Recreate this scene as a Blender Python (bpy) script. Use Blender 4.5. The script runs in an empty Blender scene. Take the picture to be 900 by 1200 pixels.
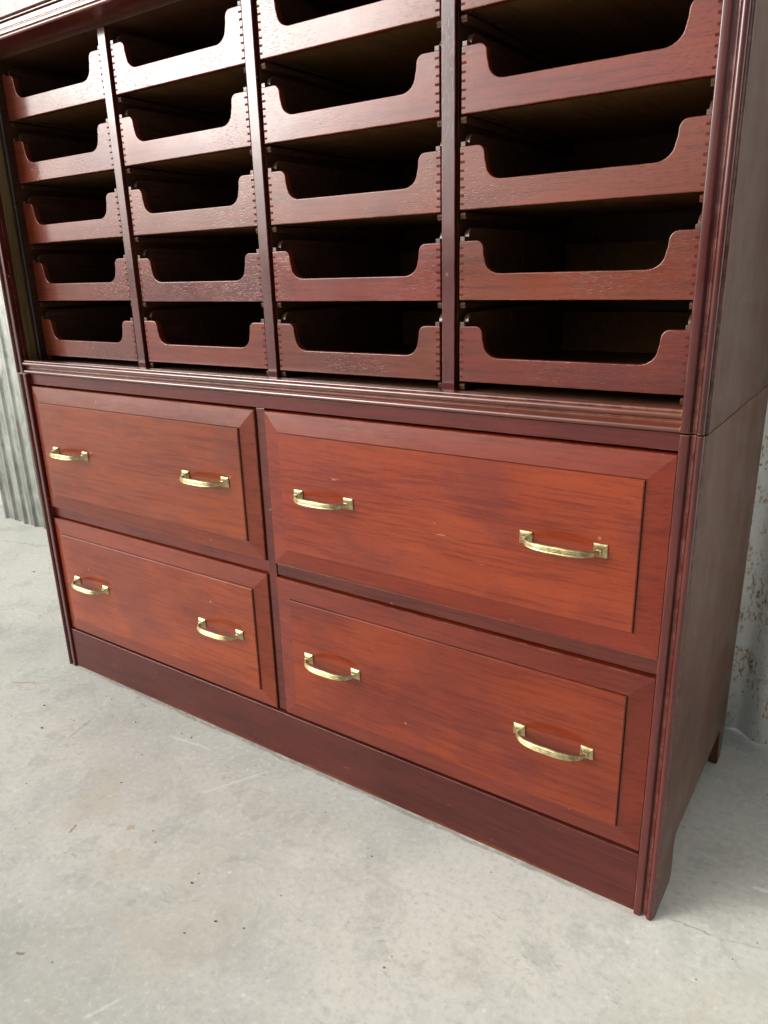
import bpy, bmesh, math, random
from mathutils import Vector, Matrix
random.seed(7)
scene = bpy.context.scene
COL = scene.collection

# ------------------------------------------------------------------ helpers
def box(bm, x0, x1, y0, y1, z0, z1, mi=0):
    v = [bm.verts.new((x, y, z)) for x in (x0, x1) for y in (y0, y1) for z in (z0, z1)]
    for q in ((0, 1, 3, 2), (4, 6, 7, 5), (0, 4, 5, 1), (2, 3, 7, 6), (0, 2, 6, 4), (1, 5, 7, 3)):
        bm.faces.new([v[i] for i in q]).material_index = mi

def prism(bm, pts, axis, a, b, mi=0):
    """pts: closed 2D polygon; axis 'x' -> pts are (y,z), 'y' -> (x,z), 'z' -> (x,y)"""
    def P(p, t):
        return (t, p[0], p[1]) if axis == 'x' else ((p[0], t, p[1]) if axis == 'y' else (p[0], p[1], t))
    A = [bm.verts.new(P(p, a)) for p in pts]
    B = [bm.verts.new(P(p, b)) for p in pts]
    n = len(pts)
    fs = [bm.faces.new(A), bm.faces.new(B[::-1])]
    for i in range(n):
        fs.append(bm.faces.new((A[i], B[i], B[(i + 1) % n], A[(i + 1) % n])))
    for f in fs: f.material_index = mi
    return fs

def arc(cx, cy, r, a0, a1, n=6):
    return [(cx + r * math.cos(math.radians(a0 + (a1 - a0) * i / n)),
             cy + r * math.sin(math.radians(a0 + (a1 - a0) * i / n))) for i in range(n + 1)]

def finish(name, bm, mats, parent=None, bevel=0.0, smooth=True, segs=2, angle=35):
    bmesh.ops.recalc_face_normals(bm, faces=bm.faces)
    me = bpy.data.meshes.new(name); bm.to_mesh(me); bm.free()
    o = bpy.data.objects.new(name, me); COL.objects.link(o)
    for m in (mats if isinstance(mats, (list, tuple)) else [mats]): me.materials.append(m)
    if parent is not None: o.parent = parent
    if bevel:
        md = o.modifiers.new('bevel', 'BEVEL'); md.width = bevel; md.segments = segs
        md.limit_method = 'ANGLE'; md.angle_limit = math.radians(angle); md.harden_normals = True
    if smooth:
        for p in me.polygons: p.use_smooth = True
        me.set_sharp_from_angle(angle=math.radians(32)) if not bevel else None
    return o

def copy_tree(o, parent=None):
    c = o.copy(); COL.objects.link(c); c.parent = parent
    for ch in list(o.children): copy_tree(ch, c)
    return c

# ------------------------------------------------------------------ materials
class NT:
    def __init__(s, name):
        s.m = bpy.data.materials.new(name); s.m.use_nodes = True
        s.t = s.m.node_tree; s.n = s.t.nodes; s.l = s.t.links
        s.b = s.n['Principled BSDF']
    def add(s, ty, **kw):
        n = s.n.new(ty)
        for k, v in kw.items(): setattr(n, k, v)
        return n
    def put(s, sock, v):
        if isinstance(v, bpy.types.NodeSocket): s.l.new(v, sock)
        else: sock.default_value = v
    def math(s, op, a, b=0.0, clamp=False):
        n = s.add('ShaderNodeMath', operation=op, use_clamp=clamp)
        s.put(n.inputs[0], a); s.put(n.inputs[1], b); return n.outputs[0]
    def vmath(s, op, a, b):
        n = s.add('ShaderNodeVectorMath', operation=op)
        s.put(n.inputs[0], a); s.put(n.inputs[1], b); return n.outputs[0]
    def noise(s, vec, scale, detail=4, rough=.55, dist=0., col=False):
        n = s.add('ShaderNodeTexNoise'); s.put(n.inputs['Vector'], vec)
        n.inputs['Scale'].default_value = scale; n.inputs['Detail'].default_value = detail
        n.inputs['Roughness'].default_value = rough; n.inputs['Distortion'].default_value = dist
        return n.outputs['Color' if col else 'Fac']
    def vor(s, vec, scale, feature='F1', rnd=1.0):
        n = s.add('ShaderNodeTexVoronoi', feature=feature); s.put(n.inputs['Vector'], vec)
        n.inputs['Scale'].default_value = scale; n.inputs['Randomness'].default_value = rnd
        return n
    def rng(s, v, a, b, c=0., d=1., smooth=True):
        n = s.add('ShaderNodeMapRange'); n.interpolation_type = 'SMOOTHSTEP' if smooth else 'LINEAR'
        s.put(n.inputs[0], v)
        for i, x in zip((1, 2, 3, 4), (a, b, c, d)): s.put(n.inputs[i], x)
        return n.outputs[0]
    def mix(s, f, a, b, mode='MIX'):
        n = s.add('ShaderNodeMix', data_type='RGBA', blend_type=mode)
        s.put(n.inputs[0], f)
        for k, v in ((6, a), (7, b)):
            s.put(n.inputs[k], v if isinstance(v, bpy.types.NodeSocket) else (*v, 1.))
        return n.outputs[2]
    def scl(s, vec, sc, rot=(0, 0, 0)):
        n = s.add('ShaderNodeMapping'); s.put(n.inputs[0], vec)
        n.inputs['Scale'].default_value = sc; n.inputs['Rotation'].default_value = rot
        return n.outputs[0]
    def bump(s, h, strength, dist, prev=None):
        n = s.add('ShaderNodeBump'); s.put(n.inputs['Height'], h)
        n.inputs['Strength'].default_value = strength; n.inputs['Distance'].default_value = dist
        if prev is not None: s.l.new(prev, n.inputs['Normal'])
        return n.outputs[0]

def wood(name, dark, mid, light, axis='x', rough=.32, coat=.8, crough=.12, cior=1.6, pores=.35, wear=0., wearcol=(.45, .22, .12),
         scratch=.5, streak=1., tilt=0., foot=False, cbump=.15, blot=.35, pdist=.0004, dust=0., maroon=.0):
    k = NT(name)
    tc = k.add('ShaderNodeTexCoord'); info = k.add('ShaderNodeObjectInfo')
    rnd = info.outputs['Random']
    off = k.add('ShaderNodeCombineXYZ')
    for i, f in enumerate((7.3, 3.1, 11.7)): k.put(off.inputs[i], k.math('MULTIPLY', rnd, f))
    base = k.vmath('ADD', tc.outputs['Object'], off.outputs[0])
    S = {'x': (1, 9, 9), 'z': (9, 9, 1), 'y': (9, 1, 9)}[axis]
    g = k.scl(base, S, (0, tilt, 0))
    # wandering of the grain
    w = k.noise(base, 2.2, 2, .5, 0, True)
    g2 = k.vmath('ADD', g, k.vmath('MULTIPLY', w, (0.9, .9, .9)))
    n1 = k.noise(g2, 2.2, 5, .58, .3)
    fs = {'x': (5.5, 105, 105), 'z': (105, 105, 5.5), 'y': (105, 5.5, 105)}[axis]
    w2 = k.vmath('ADD', base, k.vmath('MULTIPLY', w, (0.02, 0.02, 0.02)))
    n2 = k.noise(k.scl(w2, fs, (0, tilt, 0)), 1.6, 6, .68, .15)
    blotn = k.noise(base, 3.1, 3, .55, .4)
    f = k.rng(k.math('ADD', k.math('MULTIPLY', n1, .36), k.math('MULTIPLY', n2, .64)), .36, .64)
    c = k.mix(f, dark, light)
    c = k.mix(k.math('MULTIPLY', k.rng(n2, .40, .62), .55), c, mid)
    c = k.mix(k.math('MULTIPLY', k.rng(blotn, .5, .78), blot), c, tuple(x * .45 for x in dark))
    mar = k.noise(k.vmath('ADD', base, (4, 1, 7)), 4.2, 4, .6, .3)
    c = k.mix(k.math('MULTIPLY', k.rng(mar, .46, .66), maroon), c, (.085, .0140, .0120))
    # per object shift
    hsv = k.add('ShaderNodeHueSaturation'); k.put(hsv.inputs['Color'], c)
    k.put(hsv.inputs['Value'], k.math('ADD', k.math('MULTIPLY', rnd, .34), .84))
    k.put(hsv.inputs['Hue'], k.math('ADD', k.math('MULTIPLY', k.math('FRACT', k.math('MULTIPLY', rnd, 17.0)), .012), .494))
    c = hsv.outputs[0]
    # pores: short dark dashes along the grain
    ps = {'x': (85, 620, 620), 'z': (620, 620, 85), 'y': (620, 85, 620)}[axis]
    pn = k.noise(k.scl(base, ps, (0, tilt, 0)), 1.0, 2, .5)
    pore = k.rng(pn, .57, .68)
    c = k.mix(k.math('MULTIPLY', pore, pores), c, tuple(x * .25 for x in dark))
    # scratches and pale rubs
    sc1 = k.noise(k.scl(base, (14, 14, 130), (0, .5, 0)), 1.0, 2, .5, .6)
    sm = k.noise(base, 6.0, 2, .5)
    scr = k.math('MULTIPLY', k.rng(sc1, .725, .78), k.rng(sm, .5, .62))
    c = k.mix(k.math('MULTIPLY', scr, scratch), c, wearcol)
    # dings: sparse small pale dots
    v = k.vor(base, 30.0)
    ding = k.math('MULTIPLY', k.rng(v.outputs['Distance'], .05, .11, 1, 0), k.rng(k.noise(base, 9.0, 1), .58, .66))
    c = k.mix(k.math('MULTIPLY', ding, scratch), c, wearcol)
    if wear:
        bv = k.add('ShaderNodeBevel', samples=3); bv.inputs['Radius'].default_value = .0022
        ge = k.add('ShaderNodeNewGeometry')
        dt = k.add('ShaderNodeVectorMath', operation='DOT_PRODUCT')
        k.l.new(bv.outputs[0], dt.inputs[0]); k.l.new(ge.outputs['True Normal'], dt.inputs[1])
        edge = k.rng(dt.outputs['Value'], .80, .985, 1, 0)
        wn = k.rng(k.noise(base, 38, 4, .7), .42, .60)
        c = k.mix(k.math('MULTIPLY', k.math('MULTIPLY', edge, wn), wear), c, wearcol)
    if foot:   # stain rubbed off along the foot of the plinth
        sx = k.add('ShaderNodeSeparateXYZ'); k.l.new(tc.outputs['Object'], sx.inputs[0])
        zz = k.math('SUBTRACT', sx.outputs[2], k.math('MULTIPLY', k.noise(base, 9, 4, .7), .028))
        c = k.mix(k.math('MULTIPLY', k.rng(zz, -.012, -.0055, 1, 0), .55), c, (.17, .055, .02))
    if dust:
        c = k.mix(k.math('MULTIPLY', k.rng(k.noise(base, 5, 5, .65), .4, .75), dust), c, (.30, .25, .20))
    k.put(k.b.inputs['Base Color'], c)
    k.b.inputs['Specular IOR Level'].default_value = .12
    rr = k.rng(k.noise(base, 7, 4, .6), .3, .75, rough * .8, rough * 1.35)
    k.put(k.b.inputs['Roughness'], rr)
    k.b.inputs['Coat Weight'].default_value = coat
    k.b.inputs['Coat IOR'].default_value = cior
    k.put(k.b.inputs['Coat Roughness'], k.rng(k.noise(base, 5, 4, .65), .3, .75, crough * .7, crough * 1.6))
    wav = k.noise(base, 11, 2, .5)
    b1 = k.bump(wav, cbump, .004)
    b1 = k.bump(k.math('SUBTRACT', 1.0, pore), min(1., pores * .7), pdist, b1)
    b1 = k.bump(n2, .15 if axis == 'x' else .0, .0006, b1)
    k.put(k.b.inputs['Normal'], b1)
    bb = k.bump(wav, cbump, .004)
    pmask = k.rng(k.noise(k.vmath('ADD', base, (2, 5, 1)), 4.5, 2, .5), .42, .62, .15, 1)
    bb = k.bump(k.math('SUBTRACT', 1.0, k.math('MULTIPLY', pore, pmask)), min(1., pores * .8), pdist, bb)
    k.put(k.b.inputs['Coat Normal'], bb)
    return k.m

M = {}
M['field'] = wood('mahogany_field', (.136, .0180, .0048), (.190, .0290, .0068), (.270, .0500, .0105), 'x', .42, .85, .065, 1.42, .22, tilt=.07, scratch=.5, blot=.30, maroon=.45)
M['bevel'] = wood('mahogany_bevel', (.108, .0138, .0050), (.145, .0205, .0064), (.200, .0320, .0088), 'x', .42, .8, .11, 1.42, .14, wear=.5, scratch=.5)
M['frame'] = wood('dark_mahogany_frame', (.056, .0080, .0062), (.086, .0118, .0085), (.125, .018, .0115), 'x', .45, .8, .15, 1.42, .15, wear=.75, wearcol=(.36, .17, .10), scratch=.5)
M['post'] = wood('dark_mahogany_post', (.042, .0055, .0050), (.066, .0085, .0072), (.100, .0135, .0100), 'z', .45, .9, .13, 1.5, .15, wear=.95, wearcol=(.42, .20, .14), scratch=.6)
M['mould'] = wood('worn_moulding', (.070, .014, .009), (.105, .021, .013), (.155, .034, .019), 'x', .38, .9, .18, 1.6, .15, wear=.95, wearcol=(.45, .22, .10), scratch=.6)
M['tray'] = wood('open_grain_mahogany', (.078, .0098, .0042), (.114, .0155, .0050), (.172, .0275, .0068), 'x', .5, .85, .13, 1.48, .34, wear=.9, wearcol=(.42, .23, .15), scratch=.22, cbump=.08, pdist=.00035, maroon=.6)
M['plinth'] = wood('dark_plinth', (.042, .0075, .0058), (.056, .0100, .0075), (.078, .015, .010), 'x', .5, .5, .2, 1.4, .12, wear=.7, wearcol=(.33, .13, .07), foot=True, scratch=.5)
M['side'] = wood('dull_brown_side', (.070, .021, .0125), (.092, .029, .0175), (.120, .042, .025), 'z', .5, .45, .14, 1.33, .10, scratch=.2, dust=.05, blot=.06, cbump=.04)
M['raw'] = wood('unfinished_inside', (.090, .042, .014), (.13, .062, .022), (.19, .095, .036), 'y', .65, .0, .4, 1.4, .2, scratch=.1)
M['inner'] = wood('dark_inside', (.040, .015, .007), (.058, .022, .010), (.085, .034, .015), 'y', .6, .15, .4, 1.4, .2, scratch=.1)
M['endgrain'] = wood('end_grain', (.060, .0105, .005), (.085, .0150, .0065), (.115, .022, .009), 'y', .7, .0, .3, 1.4, .3, scratch=.1)
M['sidewood'] = wood('drawer_side_wood', (.050, .020, .011), (.075, .030, .016), (.11, .05, .03), 'y', .5, .7, .2, 1.6, .3, scratch=.2)
M['track'] = wood('olive_track', (.075, .055, .022), (.12, .088, .038), (.17, .13, .06), 'z', .5, .4, .3, 1.5, .2, scratch=.2)
M['bead'] = wood('grey_black_bead', (.012, .010, .011), (.03, .025, .028), (.06, .05, .055), 'z', .35, .9, .2, 1.6, .1, wear=.8, wearcol=(.3, .27, .27))

def brass():
    k = NT('aged_brass'); tc = k.add('ShaderNodeTexCoord'); g = tc.outputs['Object']
    n = k.noise(g, 90, 4, .6)
    c = k.mix(k.rng(n, .35, .7), (.40, .32, .15), (.62, .51, .29))
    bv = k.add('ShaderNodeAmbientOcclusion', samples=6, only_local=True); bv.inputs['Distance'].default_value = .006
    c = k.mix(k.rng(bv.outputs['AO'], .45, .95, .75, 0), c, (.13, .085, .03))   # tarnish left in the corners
    k.put(k.b.inputs['Base Color'], c); k.b.inputs['Metallic'].default_value = .92
    k.put(k.b.inputs['Roughness'], k.rng(n, .3, .7, .26, .42))
    k.put(k.b.inputs['Normal'], k.bump(k.noise(g, 260, 3, .6), .15, .0004))
    return k.m
M['brass'] = brass()

def concrete():
    k = NT('concrete'); tc = k.add('ShaderNodeTexCoord'); g = tc.outputs['Object']
    big = k.noise(g, 1.1, 6, .62, .6); med = k.noise(g, 5, 7, .68, .3); fine = k.noise(g, 85, 5, .72)
    wob = k.vmath('ADD', g, k.vmath('MULTIPLY', k.noise(g, 5, 3, .6, 0, True), (.10, .10, 0)))
    hair = k.noise(k.scl(wob, (1, 2.2, 1), (0, 0, .6)), 24, 7, .74, .2)
    cloud = k.noise(wob, 7, 7, .74, .2)
    c = k.mix(k.rng(big, .36, .66), (.490, .500, .456), (.640, .640, .575))
    c = k.mix(k.math('MULTIPLY', k.rng(cloud, .50, .64), .50), c, (.40, .405, .37))
    c = k.mix(k.math('MULTIPLY', k.rng(cloud, .44, .30), .45), c, (.69, .69, .65))
    c = k.mix(k.math('MULTIPLY', k.rng(hair, .54, .70), .34), c, (.37, .375, .35))
    c = k.mix(k.math('MULTIPLY', k.rng(hair, .44, .30), .36), c, (.74, .74, .70))
    c = k.mix(k.math('MULTIPLY', k.rng(fine, .5, .68), .42), c, (.38, .375, .34))
    c = k.mix(k.math('MULTIPLY', k.rng(fine, .46, .32), .42), c, (.78, .78, .74))
    # dark smeared marks in clusters
    sm = k.math('MULTIPLY', k.rng(k.noise(k.scl(wob, (1, 2.6, 1), (0, 0, -.4)), 30, 5, .7), .56, .66), k.rng(k.noise(g, 4.3, 3, .6), .54, .66))
    c = k.mix(k.math('MULTIPLY', sm, .6), c, (.25, .25, .235))
    tan = k.noise(k.vmath('ADD', g, (5, 2, 0)), 2.6, 4, .6, .6)
    c = k.mix(k.math('MULTIPLY', k.rng(tan, .56, .74), .40), c, (.53, .48, .37))
    # round oily spots
    v = k.vor(g, 6.5); sel = k.rng(k.noise(g, 3.3, 2), .53, .58)
    spot = k.math('MULTIPLY', k.rng(k.math('ADD', v.outputs['Distance'], k.math('MULTIPLY', med, .08)), .10, .16, 1, 0), sel)
    c = k.mix(k.math('MULTIPLY', spot, .22), c, (.29, .29, .27))
    # pits
    v2 = k.vor(g, 34); sp = k.math('MULTIPLY', k.rng(v2.outputs['Distance'], .05, .10, 1, 0), k.rng(k.noise(g, 11, 2), .54, .6))
    c = k.mix(k.math('MULTIPLY', sp, .8), c, (.13, .115, .095))
    v3 = k.vor(k.vmath('ADD', g, (3.3, 1.7, 0)), 26); wp = k.math('MULTIPLY', k.rng(v3.outputs['Distance'], .06, .13, 1, 0), k.rng(k.noise(g, 8, 2), .50, .56))
    c = k.mix(k.math('MULTIPLY', wp, .5), c, (.78, .77, .74))
    # trowel / drag scratches, pale and dark
    for (rot, sc, col, amt, th) in ((.5, (5, 90, 1), (.74, .73, .70), .55, .70), (-.35, (6, 110, 1), (.25, .25, .24), .45, .715), (1.3, (7, 80, 1), (.26, .25, .23), .4, .72)):
        s1 = k.noise(k.scl(g, sc, (0, 0, rot)), 1, 2, .5, .5); s2 = k.noise(k.vmath('ADD', g, (rot * 9, 4, 0)), 2.4, 2)
        c = k.mix(k.math('MULTIPLY', k.math('MULTIPLY', k.rng(s1, th, th + .05), k.rng(s2, .50, .58)), amt), c, col)
    # hairline cracks
    ve = k.vor(k.vmath('ADD', g, k.vmath('MULTIPLY', k.noise(g, 4, 4, .7, 0, True), (.22, .22, .22))), .9, 'DISTANCE_TO_EDGE')
    cr = k.math('MULTIPLY', k.rng(ve.outputs['Distance'], .0006, .0022, 1, 0), k.rng(k.noise(g, 1.9, 2), .66, .70))
    c = k.mix(k.math('MULTIPLY', cr, .55), c, (.20, .19, .17))
    jw = k.vmath('SUBTRACT', k.noise(g, 26, 4, .65, 0, True), (.5, .5, .5))
    gj = k.vmath('ADD', g, k.vmath('MULTIPLY', jw, (.022, .022, 0)))
    brk = k.noise(g, 70, 3, .7)
    def seg(a, b, wd, col, amt, soft=1.6, wob=True):
        nonlocal c
        dx, dy = b[0] - a[0], b[1] - a[1]; L = math.hypot(dx, dy)
        mp = k.add('ShaderNodeMapping', vector_type='TEXTURE'); k.put(mp.inputs[0], gj if wob else k.vmath('ADD', g, k.vmath('MULTIPLY', jw, (.006, .006, 0))))
        mp.inputs['Location'].default_value = ((a[0] + b[0]) / 2, (a[1] + b[1]) / 2, 0)
        mp.inputs['Rotation'].default_value = (0, 0, math.atan2(dy, dx))
        sp_ = k.add('ShaderNodeSeparateXYZ'); k.l.new(mp.outputs[0], sp_.inputs[0])
        m1 = k.rng(k.math('ABSOLUTE', sp_.outputs[1]), wd * .5, wd * .5 * soft + .0006, 1, 0)
        m2 = k.rng(k.math('ABSOLUTE', sp_.outputs[0]), L * .35, L * .52, 1, 0)
        m = k.math('MULTIPLY', k.math('MULTIPLY', m1, m2), k.rng(brk, .30, .50, .35, 1))
        c = k.mix(k.math('MULTIPLY', m, amt), c, col)
    def spot(p, rad, col, amt):
        nonlocal c
        d = k.add('ShaderNodeVectorMath', operation='DISTANCE'); k.put(d.inputs[0], gj); d.inputs[1].default_value = (p[0], p[1], 0)
        c = k.mix(k.math('MULTIPLY', k.rng(d.outputs['Value'], rad * .75, rad * 1.1, 1, 0), amt), c, col)
    DK = (.13, .13, .12); PL = (.74, .74, .71)
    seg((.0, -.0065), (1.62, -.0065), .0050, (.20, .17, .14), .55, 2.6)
    seg((1.615, .014), (1.690, .018), .0010, DK, .5); seg((1.685, .018), (1.765, .036), .0008, DK, .3)
    seg((-1.20, .455), (-.90, .525), .0022, DK, .6); seg((-.92, .52), (-.70, .50), .0015, DK, .35)
    seg((.318, -.222), (.295, -.137), .0012, DK, .7, wob=False)
    seg((.731, -.189), (.800, -.060), .0030, PL, .5, 2.2, wob=False); seg((.516, -.086), (.645, -.073), .0035, PL, .45, 2.5)
    seg((.958, -.625), (.980, -.570), .0030, PL, .5, 2.2, wob=False); seg((1.719, .154), (1.750, .162), .0045, PL, .8, 2.0)
    seg((-.043, -.156), (.028, -.112), .0030, (.48, .27, .16), .7, 2.5, wob=False)
    seg((.60, -.405), (.590, -.385), .0030, (.34, .20, .09), .8); seg((.682, -.340), (.694, -.328), .0080, (.46, .33, .18), .6)
    seg((.770, -.615), (.785, -.606), .0030, (.24, .15, .08), .8)
    for p, rad, amt in (((.662, -.258), .016, .30), ((.920, -.281), .011, .50), ((.843, -.452), .009, .45), ((.076, -.132), .014, .35),
                        ((.735, -.470), .018, .35), ((.784, -.353), .010, .35), ((.98, -.20), .013, .3), ((1.25, -.42), .008, .35), ((1.42, -.30), .010, .3)):
        spot(p, rad, (.32, .32, .295), amt * .65)
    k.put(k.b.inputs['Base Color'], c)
    k.put(k.b.inputs['Roughness'], k.rng(med, .3, .7, .62, .85))
    k.b.inputs['Specular IOR Level'].default_value = .35
    h = k.math('ADD', k.math('MULTIPLY', fine, .4), k.math('MULTIPLY', hair, .6))
    h = k.math('SUBTRACT', h, sp)
    k.put(k.b.inputs['Normal'], k.bump(h, .3, .0015))
    return k.m
M['concrete'] = concrete()

def plain(name, col, rough=.8):
    k = NT(name); tc = k.add('ShaderNodeTexCoord'); g = tc.outputs['Object']
    n = k.noise(g, 8, 5, .6)
    k.put(k.b.inputs['Base Color'], k.mix(k.rng(n, .3, .7), tuple(x * .88 for x in col), tuple(min(1, x * 1.08) for x in col)))
    k.b.inputs['Roughness'].default_value = rough
    k.put(k.b.inputs['Normal'], k.bump(n, .3, .003))
    return k.m

def galv():
    k = NT('weathered_galvanised_sheet'); tc = k.add('ShaderNodeTexCoord'); g = tc.outputs['Object']
    n = k.noise(k.scl(g, (1, 1, .6)), 16, 6, .65, .6); n2 = k.noise(k.scl(g, (1, 1, .25)), 5, 4, .6)
    c = k.mix(k.rng(n, .3, .7), (.24, .25, .235), (.50, .52, .48))
    c = k.mix(k.math('MULTIPLY', k.rng(n2, .45, .7), .5), c, (.50, .50, .47))
    c = k.mix(k.math('MULTIPLY', k.rng(k.noise(g, 24, 5, .7), .60, .72), .6), c, (.10, .10, .085))
    # paler along the ridges
    sx = k.add('ShaderNodeSeparateXYZ'); k.l.new(g, sx.inputs[0])
    rid = k.rng(k.math('ADD', sx.outputs[1], k.math('MULTIPLY', n, .002)), -.0046, -.0022, 1, 0)
    c = k.mix(k.math('MULTIPLY', rid, .6), c, (.66, .66, .61))
    k.put(k.b.inputs['Base Color'], c); k.b.inputs['Metallic'].default_value = .25
    k.b.inputs['Roughness'].default_value = .5
    k.put(k.b.inputs['Normal'], k.bump(n, .3, .002))
    return k.m

def whiterust():
    k = NT('rusty_white_sheet'); tc = k.add('ShaderNodeTexCoord'); g = tc.outputs['Object']
    n = k.noise(g, 14, 5, .65); n3 = k.noise(k.scl(g, (1, 1, .5)), 110, 7, .74, .3)
    c = k.mix(k.rng(n, .3, .7), (.84, .85, .82), (.89, .90, .87))
    c = k.mix(k.math('MULTIPLY', k.rng(k.noise(g, 60, 4, .6), .52, .72), .35), c, (.50, .48, .43))
    patch = k.noise(g, 12, 3, .55)
    th = k.math('ADD', k.math('MULTIPLY', n3, .70), k.math('MULTIPLY', patch, .36))
    c = k.mix(k.math('MULTIPLY', k.rng(th, .555, .59), .7), c, (.50, .36, .20))
    c = k.mix(k.rng(th, .605, .635), c, (.19, .095, .045))
    v = k.vor(g, 60); sp = k.math('MULTIPLY', k.rng(k.math('ADD', v.outputs['Distance'], k.math('MULTIPLY', n3, .12)), .19, .26, 1, 0), k.rng(k.noise(g, 13, 2), .46, .56))
    c = k.mix(k.math('MULTIPLY', sp, .8), c, (.22, .12, .06))
    k.put(k.b.inputs['Base Color'], c); k.b.inputs['Roughness'].default_value = .55
    k.put(k.b.inputs['Normal'], k.bump(th, .4, .002))
    return k.m
M['galv'] = galv(); M['white'] = whiterust()

# ------------------------------------------------------------------ setting
def struct(name, bm, m):
    o = finish(name, bm, m, smooth=False); o['kind'] = 'structure'; return o
bm = bmesh.new()
v = [bm.verts.new(p) for p in ((-40, -40, 0), (40, -40, 0), (40, 40, 0), (-40, 40, 0))]; bm.faces.new(v)
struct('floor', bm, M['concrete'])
bm = bmesh.new()
v = [bm.verts.new(p) for p in ((-40, .735, .004), (-1.30, .735, .004), (-1.30, 30, .004), (-40, 30, .004))]; bm.faces.new(v)
struct('yard', bm, plain('yard_baked_light', (.78, .73, .64)))  # glare on the floor beyond the sheet, put into a pale colour

def sheet(name, x0, x1, y, dy, pitch, amp, mat, label, thin=False, phase=0.):
    """a corrugated iron sheet whose waves run along x; local y=0 is the mean plane"""
    bm = bmesh.new(); n = int((x1 - x0) / pitch * 14); rows = []
    for z in (.004, .9, 1.8, 2.7):
        r = []
        for i in range(n + 1):
            x = x0 + (x1 - x0) * i / n
            s = math.cos((x - x0) / pitch * 2 * math.pi + phase)
            if thin: s = 1.8 * (max(0, s) ** 7) - .8 + .25 * math.cos(4 * (x - x0) / pitch * math.pi)
            zz = z if z > .1 else z + .004 * math.sin(x * 31) + .003 * math.sin(x * 83)
            r.append(bm.verts.new((x, -s * amp, max(zz, .001))))
        rows.append(r)
    for a, b in zip(rows[:-1], rows[1:]):
        for i in range(n): bm.faces.new((a[i], a[i + 1], b[i + 1], b[i]))
    o = finish(name, bm, mat, smooth=False)
    for p in o.data.polygons: p.use_smooth = True
    sd = o.modifiers.new('thick', 'SOLIDIFY'); sd.thickness = .0012; sd.offset = 1
    o.location = (0, y, 0); o.rotation_euler = (0, 0, dy)
    o['label'] = label; o['category'] = 'corrugated sheet'
    return o
sheet('corrugated_sheet', -1.452, .30, .626, -.008, .0775, .0048, M['galv'], 'weathered grey galvanised corrugated sheet to the left behind the cabinet', thin=True)
sheet('corrugated_sheet', .34, 4.2, .628, -.012, .140, .0190, M['white'], 'white painted corrugated sheet with rust spots to the right behind the cabinet', phase=-(1.672 - .34) / .14 * 2 * math.pi)

# ------------------------------------------------------------------ the cabinet
cab = bpy.data.objects.new('haberdashery_cabinet', None); COL.objects.link(cab)
cab['label'] = 'dark red mahogany shop cabinet with open trays above four brass handled drawers on concrete floor'
cab['category'] = 'cabinet'
W = 1.6; DEP = .52; J = .806; TOP = 1.72
XL, XR = .033, 1.567            # inner edges of the corner posts
U = .055; DV = .0605             # tray fronts, divider fronts
def part(name, bm, m, bevel=.0012, parent=cab, **k): return finish(name, bm, m, parent, bevel, **k)

# side panels (upper plain, lower with bracket feet)
def foot_profile(top):
    return [(.0036, .0005), (.094, .0005)] + [(.101, .018), (.099, .045), (.096, .070)] + arc(.112, .080, .015, 180, 90, 5) + \
           [(.20, .0935), (.44, .0925)] + arc(.452, .078, .0145, 90, 10, 5) + [(.470, .045), (.474, .0005), (.508, .0005), (.515, .03), (DEP, .07), (DEP, top), (.0036, top)]
for s in (0, 1):
    bm = bmesh.new()
    a, b = ((-.004, .016) if s == 0 else (W - .018, W - .0005))
    prism(bm, foot_profile(J - .0015), 'x', a, b)
    part('side_panel', bm, M['side'])
    bm = bmesh.new(); box(bm, a - (.004 if s == 0 else 0), b + (.0015 if s else 0), .0036, DEP, J + .0012, TOP)
    part('side_panel', bm, M['side'])

# corner posts: reeded section, x measured from the inner edge outwards
def post_profile(up):
    p = [(0, .0026), (0, -.0065)] + arc(.0022, -.0065, .0022, 180, 270, 4)
    p += [(.0095, -.0087), (.0112, -.0078), (.0130, -.0048), (.0148, -.0030), (.0172, -.0026), (.0190, -.0034), (.0198, -.0055)]
    p += arc(.0250, -.0048, .0048, 170, 360, 9) if up else arc(.0253, -.0042, .0052, 165, 350, 9)
    if up: p += [(.0302, -.0012), (.0322, -.0012), (.0338, .0002), (.0342, .0024), (.0300, .0026)]
    else: p += [(.0306, -.0010), (.0318, .0000), (.0322, .0022), (.0300, .0026)]
    return p
for s in (0, 1):
    for up in (0, 1):
        pr = post_profile(up)
        z0, z1 = (J + .0012, 1.60) if up else (.0008, J - .0012)
        if s: q = [(XR + x, y) for x, y in pr]
        else:
            sh = -.010 if up else -.002
            q = [(XL + sh - x, y) for x, y in pr][::-1]
        bm = bmesh.new(); prism(bm, q, 'z', z0, z1)
        xa, xb = (XR + .0002, W - .0186) if s else ((.0166, XL - .0104) if up else (.0166, XL - .0022))
        if xb > xa: box(bm, xa, xb, .0030, .030, z0, z1)
        part('corner_post', bm, M['post'], bevel=0)

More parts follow.
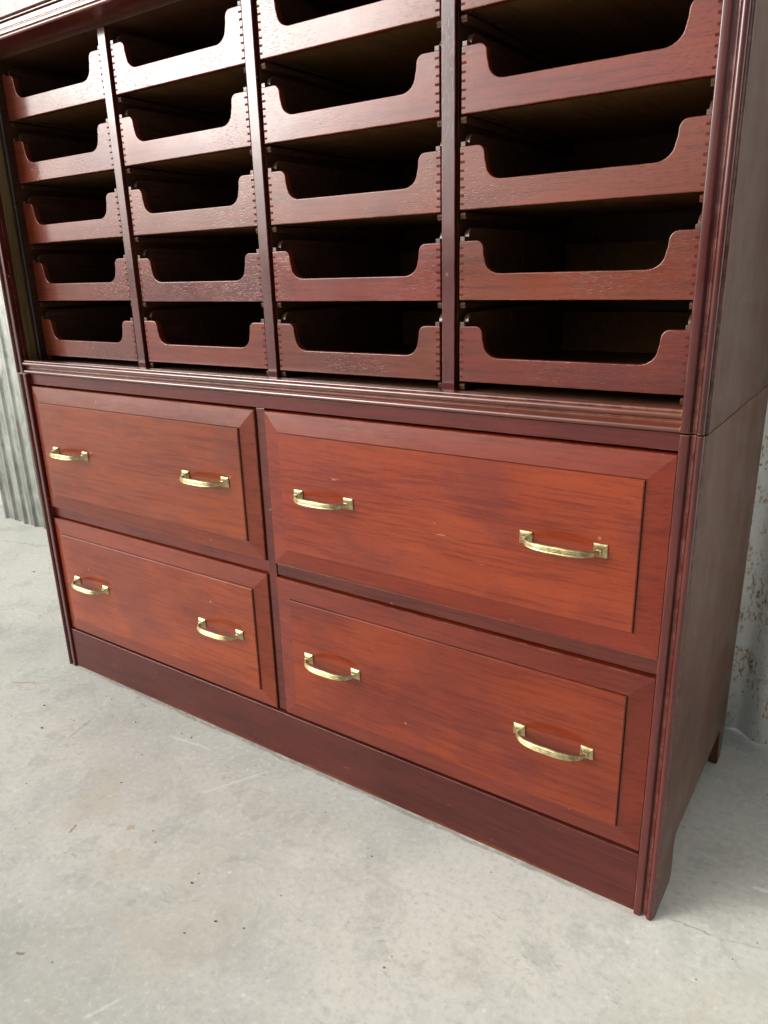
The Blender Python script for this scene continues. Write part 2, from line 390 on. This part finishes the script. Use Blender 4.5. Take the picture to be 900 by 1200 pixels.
# lower frame: rails, centre stile, plinth, back, bottom, dust board
RY = .007
def rail(name, x0, x1, z0, z1, y=RY, d=.03, m='frame', bv=.0012):
    bm = bmesh.new(); box(bm, x0, x1, y, y + d, z0, z1); return part(name, bm, M[m], bv)
LX = .031
rail('top_rail', LX - .002, XR - .0005, .7795, J - .0016, .004)
rail('middle_rail', LX - .002, .7855, .4375, .4625)
rail('middle_rail', .8095, XR - .0005, .4375, .4625)
rail('centre_stile', .7865, .8085, .118, .779, RY - .002)
bm = bmesh.new(); box(bm, LX - .002, XR - .0005, -.0035, .020, .0014, .1150); part('plinth', bm, M['plinth'], .0018)
bm = bmesh.new(); box(bm, .018, W - .019, .040, DEP - .03, .118, .132); part('bottom_board', bm, M['inner'])
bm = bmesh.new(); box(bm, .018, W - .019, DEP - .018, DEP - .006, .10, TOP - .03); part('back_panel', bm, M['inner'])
# waist moulding between the corner posts, its flat top and the floor of the tray bay behind
wy = [(.017, .8375), (-.0015, .8375)] + arc(-.0015, .8355, .002, 90, 180, 3) + [(-.0035, .8345), (-.0018, .8340)] + \
     arc(-.0020, .8292, .0046, 100, 265, 9) + [(-.0005, .8240), (.0012, .8225), (.0020, .8195), (.0006, .8168), (-.0022, .8150)] + \
     arc(-.0022, .8105, .0044, 95, 262, 9) + [(.001, .8066), (.017, .8066)]
bm = bmesh.new(); prism(bm, wy, 'x', XL - .012, XR - .0005); part('waist_moulding', bm, M['mould'], bevel=0)
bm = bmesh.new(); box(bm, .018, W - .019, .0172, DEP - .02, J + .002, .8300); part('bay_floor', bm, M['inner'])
# lintel moulding, frieze and cornice above the trays
ly = [(.05, 1.4975), (.0010, 1.4975)] + arc(-.0035, 1.5012, .0036, 290, 95, 8) + [(-.0015, 1.5056), (-.0015, 1.5066), (-.0052, 1.5074)] + \
     [(-.0052, 1.5130), (-.0046, 1.5140), (-.0046, 1.5152), (-.0060, 1.5160), (-.0062, 1.5235), (-.0050, 1.5250), (.0060, 1.5258), (.0060, 1.5278)] + \
     arc(-.0030, 1.5300, .0020, 260, 95, 5) + [(.0070, 1.5325), (.0070, 1.5370), (.05, 1.5370)]
bm = bmesh.new(); prism(bm, ly, 'x', XL - .012, XR - .0005); part('lintel_moulding', bm, M['mould'], bevel=0)
bm = bmesh.new(); box(bm, XL - .010, XR - .0005, .0505, DEP - .02, 1.4880, 1.5000); part('head_board', bm, M['inner'], .0015)
bm = bmesh.new(); box(bm, XL - .012, XR - .0005, -.0005, .05, 1.5375, 1.5745); part('frieze_board', bm, M['frame'], .0015)
cy = [(.05, 1.5752), (-.002, 1.5752), (-.004, 1.580), (-.010, 1.584), (-.018, 1.590), (-.022, 1.602), (-.034, 1.618), (-.046, 1.628), (-.050, 1.640), (-.050, 1.662), (.05, 1.662)]
bm = bmesh.new(); prism(bm, [(y, z) for y, z in cy], 'x', -.04, W + .04)
box(bm, -.01, W + .01, .05, DEP, TOP - .02, TOP); part('cornice', bm, M['mould'], bevel=.0008)

# shutter tracks inside the upper corner posts
for s in (0, 1):
    xf = XL - .0105 if s == 0 else XR
    d = 1 if s == 0 else -1
    def xs(a, b): return (xf + d * a, xf + d * b) if s == 0 else (xf + d * b, xf + d * a)
    bm = bmesh.new(); a, b = xs(-.012, .0012); box(bm, a + .0, b, .0135, .0345, .832, 1.4985, 0)
    a, b = xs(-.012, .0006); box(bm, a, b, .0350, .0405, .832, 1.4985, 1)
    part('shutter_track', bm, [M['track'], M['inner']], .0006)
    bm = bmesh.new(); a, b = xs(-.012, .0042); box(bm, a, b, .0410, .0475, .831, 1.4985); part('track_bead', bm, M['bead'], .0022, segs=3)
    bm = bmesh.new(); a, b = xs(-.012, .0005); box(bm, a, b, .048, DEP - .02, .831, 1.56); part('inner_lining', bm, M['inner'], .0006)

# partitions between the tray columns
K0, PITCH, TW = .0345, .3890, .3550
for i in range(1, 4):
    x1 = K0 + PITCH * i - .0062; x0 = x1 - .0240
    bm = bmesh.new(); box(bm, x0, x1, DV, DEP - .02, .8305, 1.4875, 1)
    bmesh.ops.delete(bm, geom=[], context='VERTS')
    part('partition', bm, [M['post'], M['inner']], .0012)
    bm = bmesh.new(); box(bm, x0 + .0004, x1 - .0004, DV - .0105, DV - .0004, .8305, 1.4876)
    part('partition_lipping', bm, M['post'], .0014)

# ------------------------------------------------------------------ trays (open fronted drawers)
ROWS = [.8450, .9735, 1.1060, 1.2380, 1.3680]
def tray_profile(w, j=0.):
    hz = .0880; LIP = .0395
    L = [(0, 0), (0, hz)]
    r1 = arc(.0285, hz - .0125, .0125, 90, 8, 6)                           # shoulder of the horn
    neck = [(.0416, .068), (.0432, .062)]
    r2 = [(.0440 + .0255 - .0255 * math.cos(math.radians(t)), .0600 - (.0600 - LIP) * math.sin(math.radians(t))) for t in range(12, 91, 13)]
    half = L[1:] + r1 + neck + r2
    pts = [(0, 0)] + half + [(w - x, z) for x, z in half[::-1]] + [(w, 0)]
    return pts
def make_tray():
    w = TW
    bm = bmesh.new()
    prism(bm, tray_profile(w), 'y', 0, .013, 0)
    o = part('open_drawer', bm, M['tray'], .0016)
    bm = bmesh.new(); box(bm, .0015, w - .0015, .0135, .425, .004, .0105)
    box(bm, .011, w - .011, .412, .424, .0110, .088); finish('drawer_bottom', bm, M['raw'], o, .0008)
    for s in (0, 1):
        x0, x1 = (0.0008, .0095) if s == 0 else (w - .0095, w - .0008)
        bm = bmesh.new()
        prof = [(.0135, .0)] + [(.0135, .094)] + [(.0135 + .016 - .016 * math.cos(math.radians(t)), .094 + .0145 * math.sin(math.radians(t))) for t in range(10, 91, 16)] + \
               [(.30, .1085), (.425, .1085), (.425, .0)]
        prism(bm, prof, 'x', x0, x1, 0)
        # the front end of the side shows above the horn and as dovetail ends in the drawer front
        box(bm, x0 + .0003, x1 - .0003, .0005, .0132, .0875, .0945, 0)
        for q in range(7):
            z = .0065 + q * .0116
            xa, xb = (x0 - .0004, x1 - .0016 + .0008 * ((q * 7) % 3 - 1)) if s == 0 else (x0 + .0016 + .0008 * ((q * 5) % 3 - 1), x1 + .0004)
            box(bm, xa, xb, -.0002, .0030, z, z + .0038 + .0005 * (q % 2), 1)
        finish('drawer_side', bm, [M['sidewood'], M['endgrain']], o, .0007)
    return o
tray = make_tray()
first = True
for r, z in enumerate(ROWS):
    for c in range(4):
        o = tray if first else copy_tree(tray, cab)
        first = False
        o.location = (K0 + PITCH * c, U + random.uniform(-.0025, .0022), z + random.uniform(-.0014, .0012))
        o.rotation_euler = (0, random.uniform(-.0022, .0022), random.uniform(-.005, .005))
        # the runners the tray slides on, with a rounded grey nose
        for s in (0, 1):
            bm = bmesh.new()
            x0 = K0 + PITCH * c + (-.0022 if s == 0 else TW - .0085); x1 = x0 + .0105
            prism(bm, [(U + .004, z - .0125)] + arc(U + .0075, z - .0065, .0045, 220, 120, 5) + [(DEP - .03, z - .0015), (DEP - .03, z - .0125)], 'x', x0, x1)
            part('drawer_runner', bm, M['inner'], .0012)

# ------------------------------------------------------------------ big drawers with fielded fronts and brass handles
def make_handle(L=.117):
    bm = bmesh.new()
    for cx in (-L / 2, L / 2):
        h = .0106
        lv = []
        for (q, y) in ((h, 0), (h, -.0018), (h * .86, -.0026), (.0048, -.0078), (.0040, -.0105)):
            lv.append([bm.verts.new((cx + sx * q, y, sz * q)) for sx, sz in ((-1, -1), (1, -1), (1, 1), (-1, 1))])
        bm.faces.new(lv[0]); bm.faces.new(lv[-1])
        for a, b in zip(lv[:-1], lv[1:]):
            for i in range(4): bm.faces.new((a[i], a[(i + 1) % 4], b[(i + 1) % 4], b[i]))
    # bowed grip, fluted along its front
    N = 34; ring = 20; prev = None; first_r = None
    for i in range(N + 1):
        t = i / N; s = 2 * t - 1
        x = (L / 2) * s * (1 - .0 * s)
        yy = -.0085 - .0235 * (1 - abs(s) ** 3.2) ** .62
        # tangent by difference
        def Y(tt):
            ss = max(-1, min(1, 2 * tt - 1)); return -.0085 - .0235 * (1 - abs(ss) ** 3.2) ** .62
        e = 1e-3; dx = L * 2 * e; dy = Y(t + e) - Y(t - e)
        tl = math.hypot(dx, dy); tx, ty = dx / tl, dy / tl
        nx, ny = ty, -tx                       # outward (towards -y)
        hh = .0040 + .0030 * (1 - abs(s) ** 2) ** .8; th = .0026 + .0006 * (1 - s * s)
        vs = []
        for j in range(ring):
            a = 2 * math.pi * j / ring
            cz, cn = math.cos(a), math.sin(a)
            fl = 1.0
            if cn > 0: fl = 1 + .38 * math.cos(a * 8) * min(1, (1 - abs(s)) * 4)
            vs.append(bm.verts.new((x + nx * th * cn * fl, yy + ny * th * cn * fl, hh * cz * (1 if cn <= 0 else 1) - .0012)))
        if prev:
            for j in range(ring): bm.faces.new((prev[j], prev[(j + 1) % ring], vs[(j + 1) % ring], vs[j]))
        else: bm.faces.new(vs)
        prev = vs
    bm.faces.new(prev[::-1])
    return bm

drawers = [(.0335, .7845, .4645, .7752, .622), (.8107, 1.5655, .4645, .7752, .6235),
           (.0335, .7845, .1185, .4342, .278), (.8107, 1.5655, .1185, .4342, .278)]
HX = [(.1735, .641), (.953, 1.4145)]
handle_mesh = None
FB = .038
for i, (x0, x1, z0, z1, hz) in enumerate(drawers):
    bm = bmesh.new()
    def ring(x0, x1, z0, z1, y): return [bm.verts.new(p) for p in ((x0, y, z0), (x1, y, z0), (x1, y, z1), (x0, y, z1))]
    w, h = x1 - x0, z1 - z0
    jt = random.uniform(-.0008, .0008)
    R = [ring(0, w, 0, h, .024), ring(0, w, 0, h, .0018), ring(.0012, w - .0012, .0012, h - .0012, .0002),
         ring(FB - .0010, w - FB + .0010, FB - .0010, h - FB + .0010, -.0052), ring(FB, w - FB, FB, h - FB, -.0046),
         ring(FB + .0002, w - FB - .0002, FB + .0002, h - FB - .0002, -.0080), ring(FB + .0017, w - FB - .0017, FB + .0017, h - FB - .0017, -.0094)]
    for kx, (a, b) in enumerate(zip(R[:-1], R[1:])):
        for q in range(4):
            f = bm.faces.new((a[q], a[(q + 1) % 4], b[(q + 1) % 4], b[q]))
            f.material_index = 1 if kx < 3 else (2 if kx == 3 else 0)
    bm.faces.new(R[-1]); bm.faces.new(R[0][::-1])
    # the drawer box behind the front
    box(bm, .006, w - .006, .0245, .44, .006, .016, 2); box(bm, .006, .016, .0245, .44, .0165, h - .02, 2)
    box(bm, w - .016, w - .006, .0245, .44, .0165, h - .02, 2); box(bm, .0165, w - .0165, .43, .44, .0165, h - .02, 2)
    d = finish('drawer', bm, [M['field'], M['bevel'], M['inner']], cab, 0, smooth=False)
    d.location = (x0, jt, z0)
    for hx in HX[i % 2]:
        if handle_mesh is None:
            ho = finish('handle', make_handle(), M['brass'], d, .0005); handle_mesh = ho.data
        else:
            h2 = ho.copy(); COL.objects.link(h2); h2.parent = d; ho2 = h2
        o = d.children[-1] if False else (ho if handle_mesh.users == 1 else h2)
        o.location = (hx - x0, -.0094, hz - z0); o.rotation_euler = (0, random.uniform(-.012, .012), 0)

# small key pin visible at the foot of the lower right drawer, bits of grit on the floor
grit = bmesh.new()
for _ in range(140):
    x = random.uniform(-1.2, 2.1); y = random.uniform(-.95, .5)
    if -.05 < x < 1.65 and y > -.03: continue
    r = random.choice((.0010, .0013, .0018, .0026))
    m = Matrix.Translation((x, y, r * .4)) @ Matrix.Rotation(random.uniform(0, 6.3), 4, 'Z') @ Matrix.Diagonal((r * random.uniform(.8, 2.0), r, r * .6, 1))
    bmesh.ops.create_icosphere(grit, subdivisions=1, radius=1, matrix=m)
g = finish('grit', grit, plain('brown_grit', (.10, .07, .05)), smooth=False)
g['kind'] = 'stuff'; g['label'] = 'scattered crumbs of dark grit on the concrete floor'; g['category'] = 'grit'

# ------------------------------------------------------------------ light
SUN_DIR = Vector((-.73, -.72, .42)).normalized()      # towards the light
el = math.asin(SUN_DIR.z)
sun = bpy.data.lights.new('sun', 'SUN'); sun.energy = 2.0; sun.angle = math.radians(28); sun.color = (1, .98, .945)
so = bpy.data.objects.new('sun', sun); COL.objects.link(so)
so.rotation_euler = SUN_DIR.to_track_quat('Z', 'Y').to_euler()
w = bpy.data.worlds.new('World'); scene.world = w; w.use_nodes = True
nt = w.node_tree; bg = nt.nodes['Background']
sky = nt.nodes.new('ShaderNodeTexSky'); sky.sky_type = 'NISHITA'; sky.sun_disc = False
sky.sun_elevation = el; sky.sun_rotation = math.atan2(SUN_DIR.x, SUN_DIR.y)
sky.dust_density = 6; sky.air_density = 1.0; sky.ozone_density = 1
hs = nt.nodes.new('ShaderNodeHueSaturation'); hs.inputs['Saturation'].default_value = .22
nt.links.new(sky.outputs[0], hs.inputs['Color']); nt.links.new(hs.outputs[0], bg.inputs[0])
bg.inputs[1].default_value = .15 

# ------------------------------------------------------------------ camera
cam = bpy.data.cameras.new('camera'); co = bpy.data.objects.new('camera', cam); COL.objects.link(co)
F = Vector((-0.54375111, 0.78075372, -0.30782845)); R_ = Vector((0.82518269, 0.56424383, -0.02650351)); U_ = Vector((-0.15299759, 0.26842602, 0.95107266))
m = Matrix((R_, U_, -F)).transposed().to_4x4(); m.translation = Vector((1.7932, -1.02038, 1.01981))
co.matrix_world = m
cam.sensor_fit = 'HORIZONTAL'; cam.sensor_width = 36; cam.lens = 869.913 / 900 * 36
cam.clip_start = .02; cam.clip_end = 200
scene.camera = co
scene.view_settings.view_transform = 'Standard'; scene.view_settings.look = 'None'
scene.view_settings.exposure = .15; scene.view_settings.gamma = 1
scene.render.engine = 'CYCLES'
